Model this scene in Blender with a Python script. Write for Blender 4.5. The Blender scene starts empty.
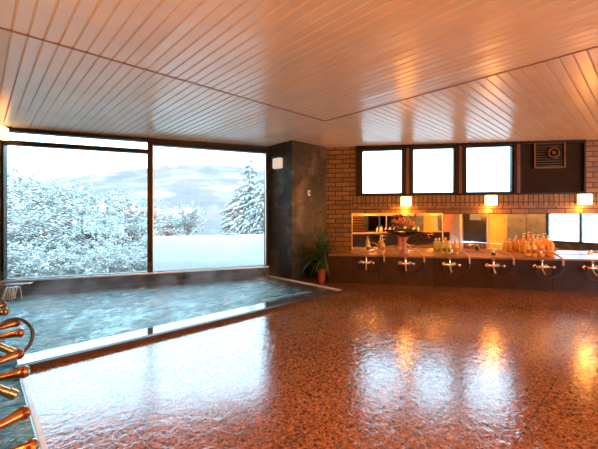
import bpy, bmesh, math, random
from mathutils import Vector, Matrix, noise
R = random.Random(7)
SC = bpy.context.scene
COL = SC.collection
# ------------------------------------------------------------------ camera
FPX, CX, HY, CAMZ = 341.0, 299.0, 217.0, 1.2
cd = bpy.data.cameras.new('camera'); cam = bpy.data.objects.new('camera', cd); COL.objects.link(cam)
cd.sensor_width = 36; cd.lens = FPX / 598 * 36; cd.shift_y = -(224.5 - HY) / 598
cd.clip_start = 0.02; cd.clip_end = 2000
cam.location = (0, 0, CAMZ); cam.rotation_euler = (math.pi / 2, 0, 0)
SC.camera = cam
# ------------------------------------------------------------------ world: even overcast winter sky
w = bpy.data.worlds.new('overcast_sky'); SC.world = w; w.use_nodes = True
nt = w.node_tree; nt.nodes.clear()
wo = nt.nodes.new('ShaderNodeOutputWorld'); bg = nt.nodes.new('ShaderNodeBackground')
tc = nt.nodes.new('ShaderNodeTexCoord'); sx = nt.nodes.new('ShaderNodeSeparateXYZ'); rp = nt.nodes.new('ShaderNodeValToRGB')
nt.links.new(tc.outputs['Generated'], sx.inputs[0]); nt.links.new(sx.outputs['Z'], rp.inputs[0])
rp.color_ramp.elements[0].position = 0.0; rp.color_ramp.elements[0].color = (0.44, 0.78, 1.0, 1)
rp.color_ramp.elements[1].position = 0.35; rp.color_ramp.elements[1].color = (0.46, 0.78, 1.0, 1)
nt.links.new(rp.outputs[0], bg.inputs[0]); nt.links.new(bg.outputs[0], wo.inputs[0])
SKY = 1.9
bg.inputs[1].default_value = SKY
vs = SC.view_settings
vs.view_transform = 'Standard'; vs.look = 'None'; vs.gamma = 1.0; vs.use_curve_mapping = False
vs.exposure = 2.35
WARM = (1.0, 0.34, 0.045)
LAMP_W = 3.2
ADDED_LAMP_W = 42.0  # power of unseen lamps added for the warm ceiling light
SC.cycles.max_bounces = 10; SC.cycles.diffuse_bounces = 5; SC.cycles.glossy_bounces = 6
SC.cycles.transparent_max_bounces = 12; SC.cycles.caustics_reflective = True; SC.cycles.caustics_refractive = False
SC.cycles.sample_clamp_indirect = 6.0
SC.cycles.use_denoising = True

# ------------------------------------------------------------------ materials
def mat(name, col=(.5, .5, .5), rough=.5, metal=0.0, spec=None, ior=None, emit=None, estr=0, coat=0, coat_r=.05):
    m = bpy.data.materials.new(name); m.use_nodes = True
    b = m.node_tree.nodes['Principled BSDF']
    b.inputs['Base Color'].default_value = (*col, 1); b.inputs['Roughness'].default_value = rough
    b.inputs['Metallic'].default_value = metal
    if ior: b.inputs['IOR'].default_value = ior
    if spec is not None: b.inputs['Specular IOR Level'].default_value = spec
    if emit: b.inputs['Emission Color'].default_value = (*emit, 1); b.inputs['Emission Strength'].default_value = estr
    if coat: b.inputs['Coat Weight'].default_value = coat; b.inputs['Coat Roughness'].default_value = coat_r
    return m
class NT:
    def __init__(s, m): s.t = m.node_tree; s.b = s.t.nodes['Principled BSDF']
    def n(s, typ, **kw):
        o = s.t.nodes.new(typ)
        for k, v in kw.items():
            if hasattr(o, k): setattr(o, k, v)
            else: o.inputs[k.replace('_', ' ')].default_value = v
        return o
    def l(s, a, b): s.t.links.new(a, b)
    def ramp(s, fac, stops):
        r = s.t.nodes.new('ShaderNodeValToRGB'); e = r.color_ramp.elements
        while len(e) < len(stops): e.new(.5)
        for i, (p, c) in enumerate(stops):
            e[i].position = p; e[i].color = (*c, 1)
        s.l(fac, r.inputs[0]); return r.outputs[0]
    def bump(s, h, strength=.3, dist=.01, normal=None):
        b = s.t.nodes.new('ShaderNodeBump'); b.inputs['Strength'].default_value = strength; b.inputs['Distance'].default_value = dist
        s.l(h, b.inputs['Height'])
        if normal: s.l(normal, b.inputs['Normal'])
        return b.outputs[0]
    def obj(s): return s.n('ShaderNodeTexCoord').outputs['Object']
    def mapping(s, v, scale=(1, 1, 1), rot=(0, 0, 0)):
        m = s.t.nodes.new('ShaderNodeMapping'); m.inputs['Scale'].default_value = scale; m.inputs['Rotation'].default_value = rot
        s.l(v, m.inputs[0]); return m.outputs[0]
    def mix(s, fac, a, b, typ='MIX'):
        m = s.t.nodes.new('ShaderNodeMix'); m.data_type = 'RGBA'; m.blend_type = typ
        for sock, v in ((m.inputs[0], fac), (m.inputs[6], a), (m.inputs[7], b)):
            if hasattr(v, 'is_linked'): s.l(v, sock)
            elif isinstance(v, tuple): sock.default_value = (*v, 1)
            else: sock.default_value = v
        return m.outputs[2]
    def math(s, op, a, b=None):
        m = s.t.nodes.new('ShaderNodeMath'); m.operation = op
        for i, v in enumerate((a, b)):
            if v is None: continue
            if hasattr(v, 'is_linked'): s.l(v, m.inputs[i])
            else: m.inputs[i].default_value = v
        return m.outputs[0]

def m_ceiling():
    m = mat('painted_ceiling_board', (.80, .74, .68), .27, ior=2.1, spec=.5); t = NT(m)
    n1 = t.n('ShaderNodeTexNoise', Scale=2.5, Detail=3.0)
    t.l(t.obj(), n1.inputs['Vector'])
    t.l(t.ramp(n1.outputs[0], [(.3, (.76, .70, .60)), (.7, (.83, .78, .69))]), t.b.inputs['Base Color'])
    n2 = t.n('ShaderNodeTexNoise', Scale=9.0, Detail=2.0); t.l(t.obj(), n2.inputs['Vector'])
    t.l(t.bump(n2.outputs[0], .25, .01), t.b.inputs['Normal'])
    return m
def m_floor():
    m = mat('wet_granite_paving', (.4, .14, .06), .16, ior=1.8, spec=.5); t = NT(m); o = t.obj()
    v = t.n('ShaderNodeTexVoronoi', Scale=55.0, feature='F1'); t.l(o, v.inputs['Vector'])
    n = t.n('ShaderNodeTexNoise', Scale=50.0, Detail=4.0, Roughness=.7, Distortion=1.2); t.l(o, n.inputs['Vector'])
    c1 = t.ramp(n.outputs[0], [(.40, (.04, .018, .012)), (.47, (.30, .12, .045)), (.60, (.50, .22, .085)), (.70, (.64, .40, .23))])
    c2 = t.ramp(v.outputs['Color'], [(.15, (.25, .22, .2)), (.35, (1, 1, 1))])
    c = t.mix(.55, c1, c2, 'MULTIPLY')
    nb = t.n('ShaderNodeTexNoise', Scale=1.1, Detail=3.0); t.l(o, nb.inputs['Vector'])
    c = t.mix(.6, c, t.ramp(nb.outputs[0], [(.35, (.62, .52, .48)), (.65, (1, 1, 1))]), 'MULTIPLY')
    # joints of the slabs: brick texture without offset
    br = t.n('ShaderNodeTexBrick', offset=0.0, squash=1.0)
    br.inputs['Scale'].default_value = 1.0; br.inputs['Mortar Size'].default_value = .004; br.inputs['Brick Width'].default_value = .98
    br.inputs['Row Height'].default_value = .41; br.inputs['Mortar Smooth'].default_value = .1
    br.inputs['Color1'].default_value = (1, 1, 1, 1); br.inputs['Color2'].default_value = (.92, .92, .92, 1); br.inputs['Mortar'].default_value = (.5, .46, .44, 1)
    mp = t.n('ShaderNodeMapping'); mp.inputs['Location'].default_value = (-.66 + 9.8, -.52 + 8.2, 0)
    t.l(o, mp.inputs[0]); t.l(mp.outputs[0], br.inputs['Vector'])
    c = t.mix(1.0, c, br.outputs['Color'], 'MULTIPLY')
    t.l(c, t.b.inputs['Base Color'])
    # thin film of moving water: ripples
    r1 = t.n('ShaderNodeTexNoise', Scale=16.0, Detail=2.5, Roughness=.55, Distortion=.8); t.l(o, r1.inputs['Vector'])
    r2 = t.n('ShaderNodeTexNoise', Scale=.8, Detail=1.0); t.l(o, r2.inputs['Vector'])
    amp = t.ramp(r2.outputs[0], [(.35, (.25, .25, .25)), (.65, (1, 1, 1))])
    h = t.math('MULTIPLY', r1.outputs[0], amp)
    h = t.math('ADD', h, t.math('MULTIPLY', n.outputs[0], .10))
    nb1 = t.bump(h, .42, .012)
    inv = t.math('SUBTRACT', 1.0, br.outputs['Fac'])
    t.l(t.bump(inv, .3, .002, nb1), t.b.inputs['Normal'])
    t.l(t.ramp(nb.outputs[0], [(.3, (.07,) * 3), (.7, (.16,) * 3)]), t.b.inputs['Roughness'])
    return m
def m_brick(name, bw, bh, off=.5, cols=((.17, .078, .022), (.27, .135, .04)), mort=(.02, .010, .006)):
    m = mat(name, cols[0], .45); t = NT(m); o = t.obj()
    s = t.n('ShaderNodeSeparateXYZ'); t.l(o, s.inputs[0]); cb = t.n('ShaderNodeCombineXYZ')
    t.l(s.outputs[0], cb.inputs[0]); t.l(s.outputs[2], cb.inputs[1])
    br = t.n('ShaderNodeTexBrick', offset=off); br.inputs['Scale'].default_value = 1
    br.inputs['Brick Width'].default_value = bw; br.inputs['Row Height'].default_value = bh
    br.inputs['Mortar Size'].default_value = .011; br.inputs['Mortar Smooth'].default_value = .3
    br.inputs['Color1'].default_value = (*cols[0], 1); br.inputs['Color2'].default_value = (*cols[1], 1); br.inputs['Mortar'].default_value = (*mort, 1)
    mp = t.n('ShaderNodeMapping'); mp.inputs['Location'].default_value = (30 * bw, -1.26 + 60 * bh, 0)
    t.l(cb.outputs[0], mp.inputs[0]); t.l(mp.outputs[0], br.inputs['Vector'])
    n = t.n('ShaderNodeTexNoise', Scale=14.0, Detail=4.0); t.l(o, n.inputs['Vector'])
    c = t.mix(.5, br.outputs['Color'], t.ramp(n.outputs[0], [(.3, (.5, .45, .4)), (.7, (1.2, 1.15, 1.1))]), 'MULTIPLY')
    t.l(c, t.b.inputs['Base Color'])
    h = t.math('SUBTRACT', t.math('MULTIPLY', n.outputs[0], .25), br.outputs['Fac'])
    t.l(t.bump(h, .8, .008), t.b.inputs['Normal'])
    return m
def m_slate(name='split_slate_cladding', ax='x'):
    m = mat(name, (.06, .065, .06), .32, ior=1.5); t = NT(m); o = t.obj()
    n = t.n('ShaderNodeTexNoise', Scale=2.6, Detail=8.0, Roughness=.66, Distortion=.35); t.l(o, n.inputs['Vector'])
    n2 = t.n('ShaderNodeTexNoise', Scale=1.3, Detail=2.0); t.l(o, n2.inputs['Vector'])
    c = t.ramp(n.outputs[0], [(.3, (.007, .008, .008)), (.5, (.030, .032, .029)), (.66, (.11, .108, .095))])
    c = t.mix(.75, c, t.ramp(n2.outputs[0], [(.35, (.75, .85, .85)), (.65, (1.05, .75, .5))]), 'MULTIPLY')
    s = t.n('ShaderNodeSeparateXYZ'); t.l(o, s.inputs[0]); cb = t.n('ShaderNodeCombineXYZ')
    xy = t.math('ADD', s.outputs[0], s.outputs[1])
    t.l(xy, cb.inputs[0]); t.l(s.outputs[2], cb.inputs[1])
    br = t.n('ShaderNodeTexBrick', offset=.5); br.inputs['Scale'].default_value = 1
    br.inputs['Brick Width'].default_value = .52; br.inputs['Row Height'].default_value = .44; br.inputs['Mortar Size'].default_value = .004
    br.inputs['Color1'].default_value = (.6, .6, .6, 1); br.inputs['Color2'].default_value = (1.5, 1.5, 1.5, 1); br.inputs['Mortar'].default_value = (.05, .05, .05, 1)
    t.l(cb.outputs[0], br.inputs['Vector'])
    c = t.mix(1.0, c, br.outputs['Color'], 'MULTIPLY')
    t.l(c, t.b.inputs['Base Color'])
    h = t.math('SUBTRACT', n.outputs[0], t.math('MULTIPLY', br.outputs['Fac'], .3))
    t.l(t.bump(h, .9, .05), t.b.inputs['Normal'])
    return m
def m_noise(name, c0, c1, scale=8, rough=.4, bump=.2, dist=.01, metal=0, detail=4, stretch=(1, 1, 1), **kw):
    m = mat(name, c0, rough, metal, **kw); t = NT(m); o = t.mapping(t.obj(), stretch)
    n = t.n('ShaderNodeTexNoise', Scale=float(scale), Detail=float(detail)); t.l(o, n.inputs['Vector'])
    t.l(t.ramp(n.outputs[0], [(.3, c0), (.7, c1)]), t.b.inputs['Base Color'])
    if bump: t.l(t.bump(n.outputs[0], bump, dist), t.b.inputs['Normal'])
    return m
def m_glass(name='window_glass'):
    m = bpy.data.materials.new(name); m.use_nodes = True; t = m.node_tree; t.nodes.clear()
    o = t.nodes.new('ShaderNodeOutputMaterial'); mx = t.nodes.new('ShaderNodeMixShader')
    tr = t.nodes.new('ShaderNodeBsdfTransparent'); gl = t.nodes.new('ShaderNodeBsdfGlossy'); fr = t.nodes.new('ShaderNodeFresnel')
    tr.inputs[0].default_value = (.96, .98, .98, 1); gl.inputs['Roughness'].default_value = .0; fr.inputs[0].default_value = 1.5
    t.links.new(fr.outputs[0], mx.inputs[0]); t.links.new(tr.outputs[0], mx.inputs[1]); t.links.new(gl.outputs[0], mx.inputs[2]); t.links.new(mx.outputs[0], o.inputs[0])
    return m
def m_water():
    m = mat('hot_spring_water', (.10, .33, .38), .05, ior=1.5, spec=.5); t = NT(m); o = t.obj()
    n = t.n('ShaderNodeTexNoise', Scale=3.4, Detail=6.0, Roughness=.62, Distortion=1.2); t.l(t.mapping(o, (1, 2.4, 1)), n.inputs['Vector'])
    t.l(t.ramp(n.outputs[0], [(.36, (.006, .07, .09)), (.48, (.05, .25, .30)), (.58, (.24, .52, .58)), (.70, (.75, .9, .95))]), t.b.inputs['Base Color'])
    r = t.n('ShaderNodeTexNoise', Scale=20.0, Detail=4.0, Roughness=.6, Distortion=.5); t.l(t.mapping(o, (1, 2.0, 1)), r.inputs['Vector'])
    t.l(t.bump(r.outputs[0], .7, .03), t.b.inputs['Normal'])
    return m
MCEIL = m_ceiling(); MFLOOR = m_floor(); MSLATE = m_slate()
MBRICK = m_brick('long_glazed_brick', .30, .094); MSOLDIER = m_brick('upright_glazed_brick', .085, .22, 0.0)
MGLASS = m_glass()
MWATER = m_water()
MDARK = m_noise('dark_brown_stone', (.012, .0045, .0025), (.04, .015, .007), 6, .4, .3, .01, ior=1.3)
MSTONE2 = m_noise('black_stone_ledge', (.02, .024, .024), (.07, .075, .07), 5, .2, .25, .01)
MTOP = m_noise('brown_marble_top', (.20, .08, .04), (.32, .14, .07), 12, .3, .1, .004, ior=1.45)
MFRAME = m_noise('dark_brown_window_frame', (.008, .005, .004), (.012, .007, .005), 3, .4, 0, spec=.2, stretch=(1, 1, 1))
MFRAME2 = mat('aluminium_edge', (.8, .8, .8), .4, 1.0)
MWOOD = m_noise('dark_wet_timber', (.02, .009, .004), (.07, .033, .015), 7, .5, .3, .004, stretch=(1, 6, 6))
MKERB = m_noise('pale_wet_kerb_stone', (.06, .055, .05), (.15, .14, .125), 14, .06, .05, .003, ior=2.2)
MPALE = m_noise('pale_kerb_edge', (.55, .52, .48), (.75, .72, .66), 9, .3, .1, .003)
MBATT = m_noise('brown_ceiling_batten', (.18, .09, .05), (.26, .13, .07), 6, .4, 0)
MCHROME = mat('worn_chrome', (.86, .72, .62), .2, 1.0)
MWARMTONE = m_noise('warm_toned_metal', (.42, .20, .07), (.62, .34, .13), 20, .25, .05, .001, metal=1.0)  # the room's warm reflection is put into this metal's orange colour
MRING = mat('dark_red_ring', (.10, .02, .012), .3)
MRUB = mat('black_rubber_hose', (.015, .013, .012), .3)
MHOSE = mat('cream_plastic_hose', (.62, .42, .28), .3)
MMIRROR = mat('mirror_silver', (.86, .86, .84), .012, 1.0)
MTRIM = mat('mirror_steel_trim', (.6, .5, .4), .3, 1.0)
MPLATE = mat('white_lamp_backplate', (.7, .68, .62), .4)
MLAMP = mat('lit_lamp_shade', (.9, .85, .7), .4, emit=(1.0, .66, .26), estr=.6)
MLAMPOFF = mat('white_lamp_cover', (.92, .92, .90), .35)
MTERRA = m_noise('terracotta', (.26, .07, .03), (.36, .11, .045), 15, .5, .1, .003)
MSOIL = m_noise('dark_soil', (.02, .012, .007), (.05, .03, .018), 40, .9, .6, .01)
MLEAF = m_noise('glossy_dark_leaf', (.025, .07, .025), (.07, .16, .06), 9, .3, 0)
MYEL = m_noise('yellow_amber_plastic', (.78, .50, .12), (.88, .62, .2), 5, .25, 0)
MORG = m_noise('orange_amber_plastic', (.82, .36, .06), (.90, .46, .10), 5, .25, 0)
MGRN = m_noise('green_yellow_plastic', (.55, .58, .10), (.68, .66, .18), 5, .25, 0)
MWHT = mat('white_plastic', (.82, .80, .74), .3)
MLABEL = mat('dark_red_label', (.30, .06, .03), .4)
MPINK = m_noise('pink_glazed_stand', (.55, .22, .15), (.66, .30, .2), 6, .25, 0)
MBLACKB = mat('black_glazed_bowl', (.012, .011, .012), .15)
MFLO = m_noise('orange_petals', (.80, .34, .12), (.92, .58, .26), 20, .5, 0)
MPUR = m_noise('purple_red_petals', (.30, .01, .03), (.42, .03, .08), 20, .5, 0)
MSTEM = mat('brown_twig', (.16, .08, .03), .6)
MPANEL = m_noise('dark_brown_board', (.012, .006, .003), (.020, .010, .005), 4, .7, 0, spec=.2)
MVENT = mat('tarnished_brass', (.14, .07, .04), .55, 1.0)
MYWALL = m_noise('yellow_painted_door', (.80, .58, .08), (.86, .64, .12), 2, .5, 0)
MGREYST = m_noise('grey_green_stone', (.10, .14, .14), (.26, .30, .29), 3, .35, .5, .03, detail=7)
MWOODP = m_noise('orange_wood_panel', (.42, .18, .07), (.52, .24, .10), 3, .4, .1, .002, stretch=(6, 6, .6))
MTILEP = m_brick('pinkish_wall_tile', .12, .10, 0.0, ((.42, .32, .28), (.48, .37, .32)), (.2, .14, .12))
MDOOR = mat('dark_door', (.02, .02, .02), .25)
MCONC = mat('plain_plaster', (.5, .45, .4), .7)
MPOOL = m_noise('pool_tile', (.08, .25, .28), (.12, .33, .36), 4, .4, 0)

# ------------------------------------------------------------------ mesh builder
class MB:
    def __init__(s): s.v = []; s.f = []
    def add(s, vs, fs):
        k = len(s.v); s.v += [tuple(v) for v in vs]; s.f += [tuple(i + k for i in f) for f in fs]; return s
    def box(s, a, b, bev=0):
        x0, y0, z0 = a; x1, y1, z1 = b
        if bev <= 0:
            return s.add([(x0, y0, z0), (x1, y0, z0), (x1, y1, z0), (x0, y1, z0), (x0, y0, z1), (x1, y0, z1), (x1, y1, z1), (x0, y1, z1)],
                  [(0, 3, 2, 1), (4, 5, 6, 7), (0, 1, 5, 4), (1, 2, 6, 5), (2, 3, 7, 6), (3, 0, 4, 7)])
        bm = bmesh.new(); bmesh.ops.create_cube(bm, size=1)
        for v in bm.verts: v.co = Vector(((x0 + x1) / 2 + v.co.x * (x1 - x0), (y0 + y1) / 2 + v.co.y * (y1 - y0), (z0 + z1) / 2 + v.co.z * (z1 - z0)))
        bmesh.ops.bevel(bm, geom=bm.edges[:], offset=bev, segments=2, affect='EDGES', profile=.5)
        bm.verts.index_update(); vs = [v.co[:] for v in bm.verts]; fs = [[v.index for v in f.verts] for f in bm.faces]; bm.free()
        return s.add(vs, fs)
    def tube(s, pts, r, n=8, cap=True):
        pts = [Vector(p) for p in pts]; m = len(pts); rr = r if hasattr(r, '__len__') else [r] * m
        vs = []; up = None
        for i, p in enumerate(pts):
            d = (pts[min(i + 1, m - 1)] - pts[max(i - 1, 0)])
            d = d.normalized() if d.length > 1e-9 else Vector((0, 0, 1))
            if up is None:
                up = d.cross(Vector((0, 0, 1)) if abs(d.z) < .9 else Vector((1, 0, 0))).normalized()
            else:
                up = (up - d * up.dot(d)); up = up.normalized() if up.length > 1e-6 else d.orthogonal().normalized()
            o = d.cross(up)
            for k in range(n):
                a = 2 * math.pi * k / n; vs.append(p + (up * math.cos(a) + o * math.sin(a)) * rr[i])
        fs = [(i * n + k, i * n + (k + 1) % n, (i + 1) * n + (k + 1) % n, (i + 1) * n + k) for i in range(m - 1) for k in range(n)]
        if cap: fs += [tuple(range(n))[::-1], tuple((m - 1) * n + k for k in range(n))]
        return s.add(vs, fs)
    def lathe(s, prof, n=24, o=(0, 0, 0)):
        vs = []; m = len(prof)
        for r, z in prof:
            for k in range(n):
                a = 2 * math.pi * k / n; vs.append((o[0] + max(r, 1e-4) * math.cos(a), o[1] + max(r, 1e-4) * math.sin(a), o[2] + z))
        fs = [(i * n + k, i * n + (k + 1) % n, (i + 1) * n + (k + 1) % n, (i + 1) * n + k) for i in range(m - 1) for k in range(n)]
        fs += [tuple(range(n))[::-1], tuple((m - 1) * n + k for k in range(n))]
        return s.add(vs, fs)
    def prism(s, poly, z0, z1):
        n = len(poly)
        return s.add([(x, y, z0) for x, y in poly] + [(x, y, z1) for x, y in poly],
                     [tuple(range(n))[::-1], tuple(range(n, 2 * n))] + [(k, (k + 1) % n, n + (k + 1) % n, n + k) for k in range(n)])
    def build(s, name, m, parent=None, loc=(0, 0, 0), rz=0, smooth=False):
        me = bpy.data.meshes.new(name); me.from_pydata(s.v, [], s.f); me.validate(); me.materials.append(m)
        if smooth:
            me.shade_smooth()
            try: me.set_sharp_from_angle(angle=math.radians(50))
            except Exception: pass
        o = bpy.data.objects.new(name, me); COL.objects.link(o); o.location = loc; o.rotation_euler = (0, 0, rz)
        if parent: o.parent = parent
        return o
def tag(o, label=None, cat=None, group=None, kind=None):
    if label: o['label'] = label
    if cat: o['category'] = cat
    if group: o['group'] = group
    if kind: o['kind'] = kind
    return o
def struct(o): o['kind'] = 'structure'; return o
def empty(name, loc, rz, label, cat, group=None):
    o = bpy.data.objects.new(name, None); COL.objects.link(o); o.location = loc; o.rotation_euler = (0, 0, rz)
    o.empty_display_size = .1
    return tag(o, label, cat, group)
def copy_tree(o, parent=None):
    c = o.copy(); COL.objects.link(c); c.parent = parent
    for ch in list(o.children): copy_tree(ch, c)
    return c

# ------------------------------------------------------------------ plan (metres, camera above the origin)
CU, SU = .725, .688
UA = math.atan2(SU, CU)                       # paving and ceiling grid: local x = U, local y = V
def uv(u, v): return (u * CU - v * SU, u * SU + v * CU)
def to_uv(x, y): return (x * CU + y * SU, -x * SU + y * CU)
WA = math.atan2(.371, .928); WO = (-.628, 6.91)             # window wall: local x runs to the column, y outward
SA = math.atan2(-.1845, .983); SO = (.6, 7.05)              # shower wall
def wpt(x, y=0): return (WO[0] + x * math.cos(WA) - y * math.sin(WA), WO[1] + x * math.sin(WA) + y * math.cos(WA))
def spt(x, y=0): return (SO[0] + x * math.cos(SA) - y * math.sin(SA), SO[1] + x * math.sin(SA) + y * math.cos(SA))
U0, V0 = -.6, -6.3
def inter(p, d, q, e):
    p, d, q, e = map(Vector, (p, d, q, e)); den = d.x * e.y - d.y * e.x
    t = ((q.x - p.x) * e.y - (q.y - p.y) * e.x) / den; return tuple(p + d * t)
dW = (math.cos(WA), math.sin(WA)); dS = (math.cos(SA), math.sin(SA)); dU = (CU, SU); dV = (-SU, CU)
PA = inter(WO, dW, uv(U0, 0), dV); PC = inter(WO, dW, SO, dS); PG = uv(U0, V0)
XR = 9.75; PF = inter(PG, dU, (XR, 0), (0, 1)); PE = inter(SO, dS, (XR, 0), (0, 1))
ROOM = [to_uv(*p) for p in (PA, PG, PF, PE, PC)]
def area(P): return sum(P[i][0] * P[(i + 1) % len(P)][1] - P[(i + 1) % len(P)][0] * P[i][1] for i in range(len(P))) / 2
if area(ROOM) < 0: ROOM.reverse()
def clip(poly, conv):
    for i in range(len(conv)):
        a, b = conv[i], conv[(i + 1) % len(conv)]; out = []
        side = lambda p: (b[0] - a[0]) * (p[1] - a[1]) - (b[1] - a[1]) * (p[0] - a[0])
        for j in range(len(poly)):
            p, q = poly[j], poly[(j + 1) % len(poly)]; sp, sq = side(p), side(q)
            if sp >= 0: out.append(p)
            if sp * sq < 0:
                t = sp / (sp - sq); out.append((p[0] + (q[0] - p[0]) * t, p[1] + (q[1] - p[1]) * t))
        poly = out
        if len(poly) < 3: return []
    return poly

# ------------------------------------------------------------------ floor and pool basin
PV, PU = 3.40, 4.21            # outer faces of the pool kerb
GU = .26                       # edge of the floor along the gutter
b = MB()
for rect in ([(GU, V0 - 1), (14, V0 - 1), (14, PV), (GU, PV)], [(PU, PV), (14, PV), (14, 12), (PU, 12)]):
    P = clip(rect, ROOM)
    if P: b.prism(P, -.12, 0)
struct(b.build('floor', MFLOOR, rz=UA))
b = MB(); P = clip([(-2, V0 - 1), (PU, V0 - 1), (PU, 12), (-2, 12)], ROOM); b.prism(P, -.75, -.7)
struct(b.build('floor_basin', MPOOL, rz=UA))

# water: one rippled sheet over the pool and along the gutter
def water(name, poly, z, amp, step, label):
    us = [p[0] for p in poly]; vs_ = [p[1] for p in poly]; b = MB()
    nu = int((max(us) - min(us)) / step) + 1; nv = int((max(vs_) - min(vs_)) / step) + 1; idx = {}
    def vert(u, v):
        k = (round(u, 4), round(v, 4))
        if k not in idx:
            a = amp * (.35 + .65 * min(1, max(0, (PU - u) / 2.2)))
            h = a * (noise.noise(Vector((u * 3.2, v * 5.5, 0))) + .5 * noise.noise(Vector((u * 7.5 + 9, v * 12, 3))) + .3 * noise.noise(Vector((u * 17, v * 22, 7))))
            idx[k] = len(b.v); b.v.append((u, v, z + h))
        return idx[k]
    for i in range(nu):
        for j in range(nv):
            u, v = min(us) + i * step, min(vs_) + j * step
            P = clip([(u, v), (u + step, v), (u + step, v + step), (u, v + step)], poly)
            if P: b.f.append(tuple(vert(*p) for p in P))
    o = b.build(name, MWATER, rz=UA, smooth=True); o['kind'] = 'stuff'; o['category'] = 'water'; o['label'] = label
    return o
pw = clip([(U0, PV + .28), (PU - .33, PV + .28), (PU - .33, 12), (U0, 12)], ROOM)
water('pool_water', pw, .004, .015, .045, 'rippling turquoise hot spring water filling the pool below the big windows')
pg = clip([(0.0, -2), (GU - .02, -2), (GU - .02, PV + .29), (0.0, PV + .29)], ROOM)
if area(pg) < 0: pg.reverse()
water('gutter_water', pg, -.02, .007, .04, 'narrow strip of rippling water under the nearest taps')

# kerbs
k = empty('pool_kerb', uv(2, PV) + (0,), UA, 'raised pale pool kerb with dark timber edging around the water', 'pool kerb')
def kl(u, v): return (u - 2, v - PV)
def kbox(u0, v0, u1, v1, z0, z1, bev=0):
    a = kl(u0, v0); c = kl(u1, v1); return MB().box((a[0], a[1], z0), (c[0], c[1], z1), bev)
kbox(GU - .02, PV + .06, PU - .33, PV + .30, -.7, .034, .006).build('kerb_stone', MKERB, k)
kbox(PU - .33, PV + .06, PU - .03, 5.35, -.7, .034, .006).build('kerb_stone', MKERB, k)
kbox(GU - .04, PV - .01, PU + .36, PV + .06, -.1, .042, .005).build('timber_edge', MWOOD, k)['label'] = 'dark wet timber edge board'
kbox(PU - .03, PV + .06, PU + .01, 5.35, -.05, .05, .004).build('pale_edge', MPALE, k)['label'] = 'pale edge strip'
g = MB().box((GU - .012, -2.5, -.12), (GU + .012, PV - .01, .004)).build('gutter_edging', MPALE, rz=UA)
tag(g, 'thin pale edging strip between the paved floor and the gutter water', 'edging')

# ------------------------------------------------------------------ window wall
HZ = 2.9
def wloc(z=0): return (WO[0], WO[1], z)
L = -((PA[0] - WO[0]) ** 2 + (PA[1] - WO[1]) ** 2) ** .5
XL = -4.33                        # left jamb of the big window
b = MB(); b.box((L - .3, 0, -.8), (1.0, .25, .19)); b.box((L - .3, 0, 2.60), (1.0, .25, HZ)); b.box((L - .3, 0, .19), (XL, .25, 2.6)); b.box((0, 0, .19), (1.0, .25, 2.6))
struct(b.build('wall_window_side', MSTONE2, loc=wloc(), rz=WA))
b = MB().box((-3.98, -.26, -.7), (.0, -.002, .04), .005)
tag(b.build('pool_back_ledge', MWOOD, loc=wloc(), rz=WA), 'low dark timber ledge along the foot of the window wall behind the water', 'ledge')
wf = struct(bpy.data.objects.new('window_1', None)); COL.objects.link(wf); wf.location = wloc(); wf.rotation_euler = (0, 0, WA)
M1, M2 = -2.235, -2.145
b = MB(); b.box((XL, -.02, .19), (0, .12, .225)); b.box((XL, -.02, 2.545), (0, .12, 2.60)); b.box((XL, -.02, .19), (XL + .05, .12, 2.6)); b.box((-.05, -.02, .19), (0, .12, 2.6))
b.box((M1, -.03, .19), (M2, .12, 2.6)); b.box((M2, -.02, 2.49), (-.05, .12, 2.56))
b.build('window_frame', MFRAME, wf)
b = MB(); b.box((XL + .05, -.02, 2.335), (M1, .10, 2.405)); b.build('transom_bar', MFRAME, wf)
b = MB(); b.box((-.062, -.025, .225), (-.05, -.005, 2.49)); b.box((M2, -.035, .225), (M2 + .008, -.01, 2.49)); b.build('frame_bead', MFRAME2, wf)
b = MB(); b.box((XL, -.07, .190), (-.0, -.005, .214)); b.build('window_sill', MFRAME2, wf)
MB().box((XL + .05, .04, .225), (M1, .048, 2.335)).build('glass_pane', MGLASS, wf)
MB().box((XL + .05, .04, 2.405), (M1, .048, 2.545)).build('glass_pane', MGLASS, wf)
MB().box((M2, .04, .225), (-.05, .048, 2.49)).build('glass_pane', MGLASS, wf)

# slate column in the corner (aligned with the paving)
cu, cv = to_uv(-.131, 6.39)
col = clip([(cu, cv), (cu + 1.06, cv), (cu + 1.06, cv + 1.3), (cu, cv + 1.3)], ROOM)
b = MB(); b.prism([(p[0], p[1]) for p in col], -.7, 2.80)
struct(b.build('wall_column', MSLATE, rz=UA))
# left pier at the end of the window
b = MB().box((XL - .55, -.55, -.7), (XL + .02, -.0, 2.75)); 
struct(b.build('wall_pier', MSLATE, loc=wloc(), rz=WA))

# ------------------------------------------------------------------ shower wall
def s_of(px):
    r = (px - CX) / FPX; return (SO[1] * r - SO[0]) / (.983 + .1845 * r)
def z_of(py, px, off=0.0):
    s = s_of(px); y = spt(s, off)[1]; return CAMZ + (HY - py) * y / FPX
SLEN = ((PE[0] - SO[0]) ** 2 + (PE[1] - SO[1]) ** 2) ** .5
fx0, fx1 = s_of(356), s_of(584.5)
CZ0, CZ1 = 1.62, 2.66
b = MB(); b.box((-1.2, 0, -.2), (SLEN + .3, .25, 1.40)); b.box((-1.2, 0, 1.40), (fx0, .25, HZ)); b.box((fx1, 0, 1.40), (SLEN + .3, .25, HZ)); b.box((fx0, 0, CZ1), (fx1, .25, HZ)); 
b.box((fx0, .06, 1.40), (fx1, .25, CZ0))
sw = struct(b.build('wall_shower_side', MBRICK, loc=(*SO, 0), rz=SA))
b = MB()
b.box((fx0 - .1, -.004, 1.41), (SLEN, .06, CZ0))
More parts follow.
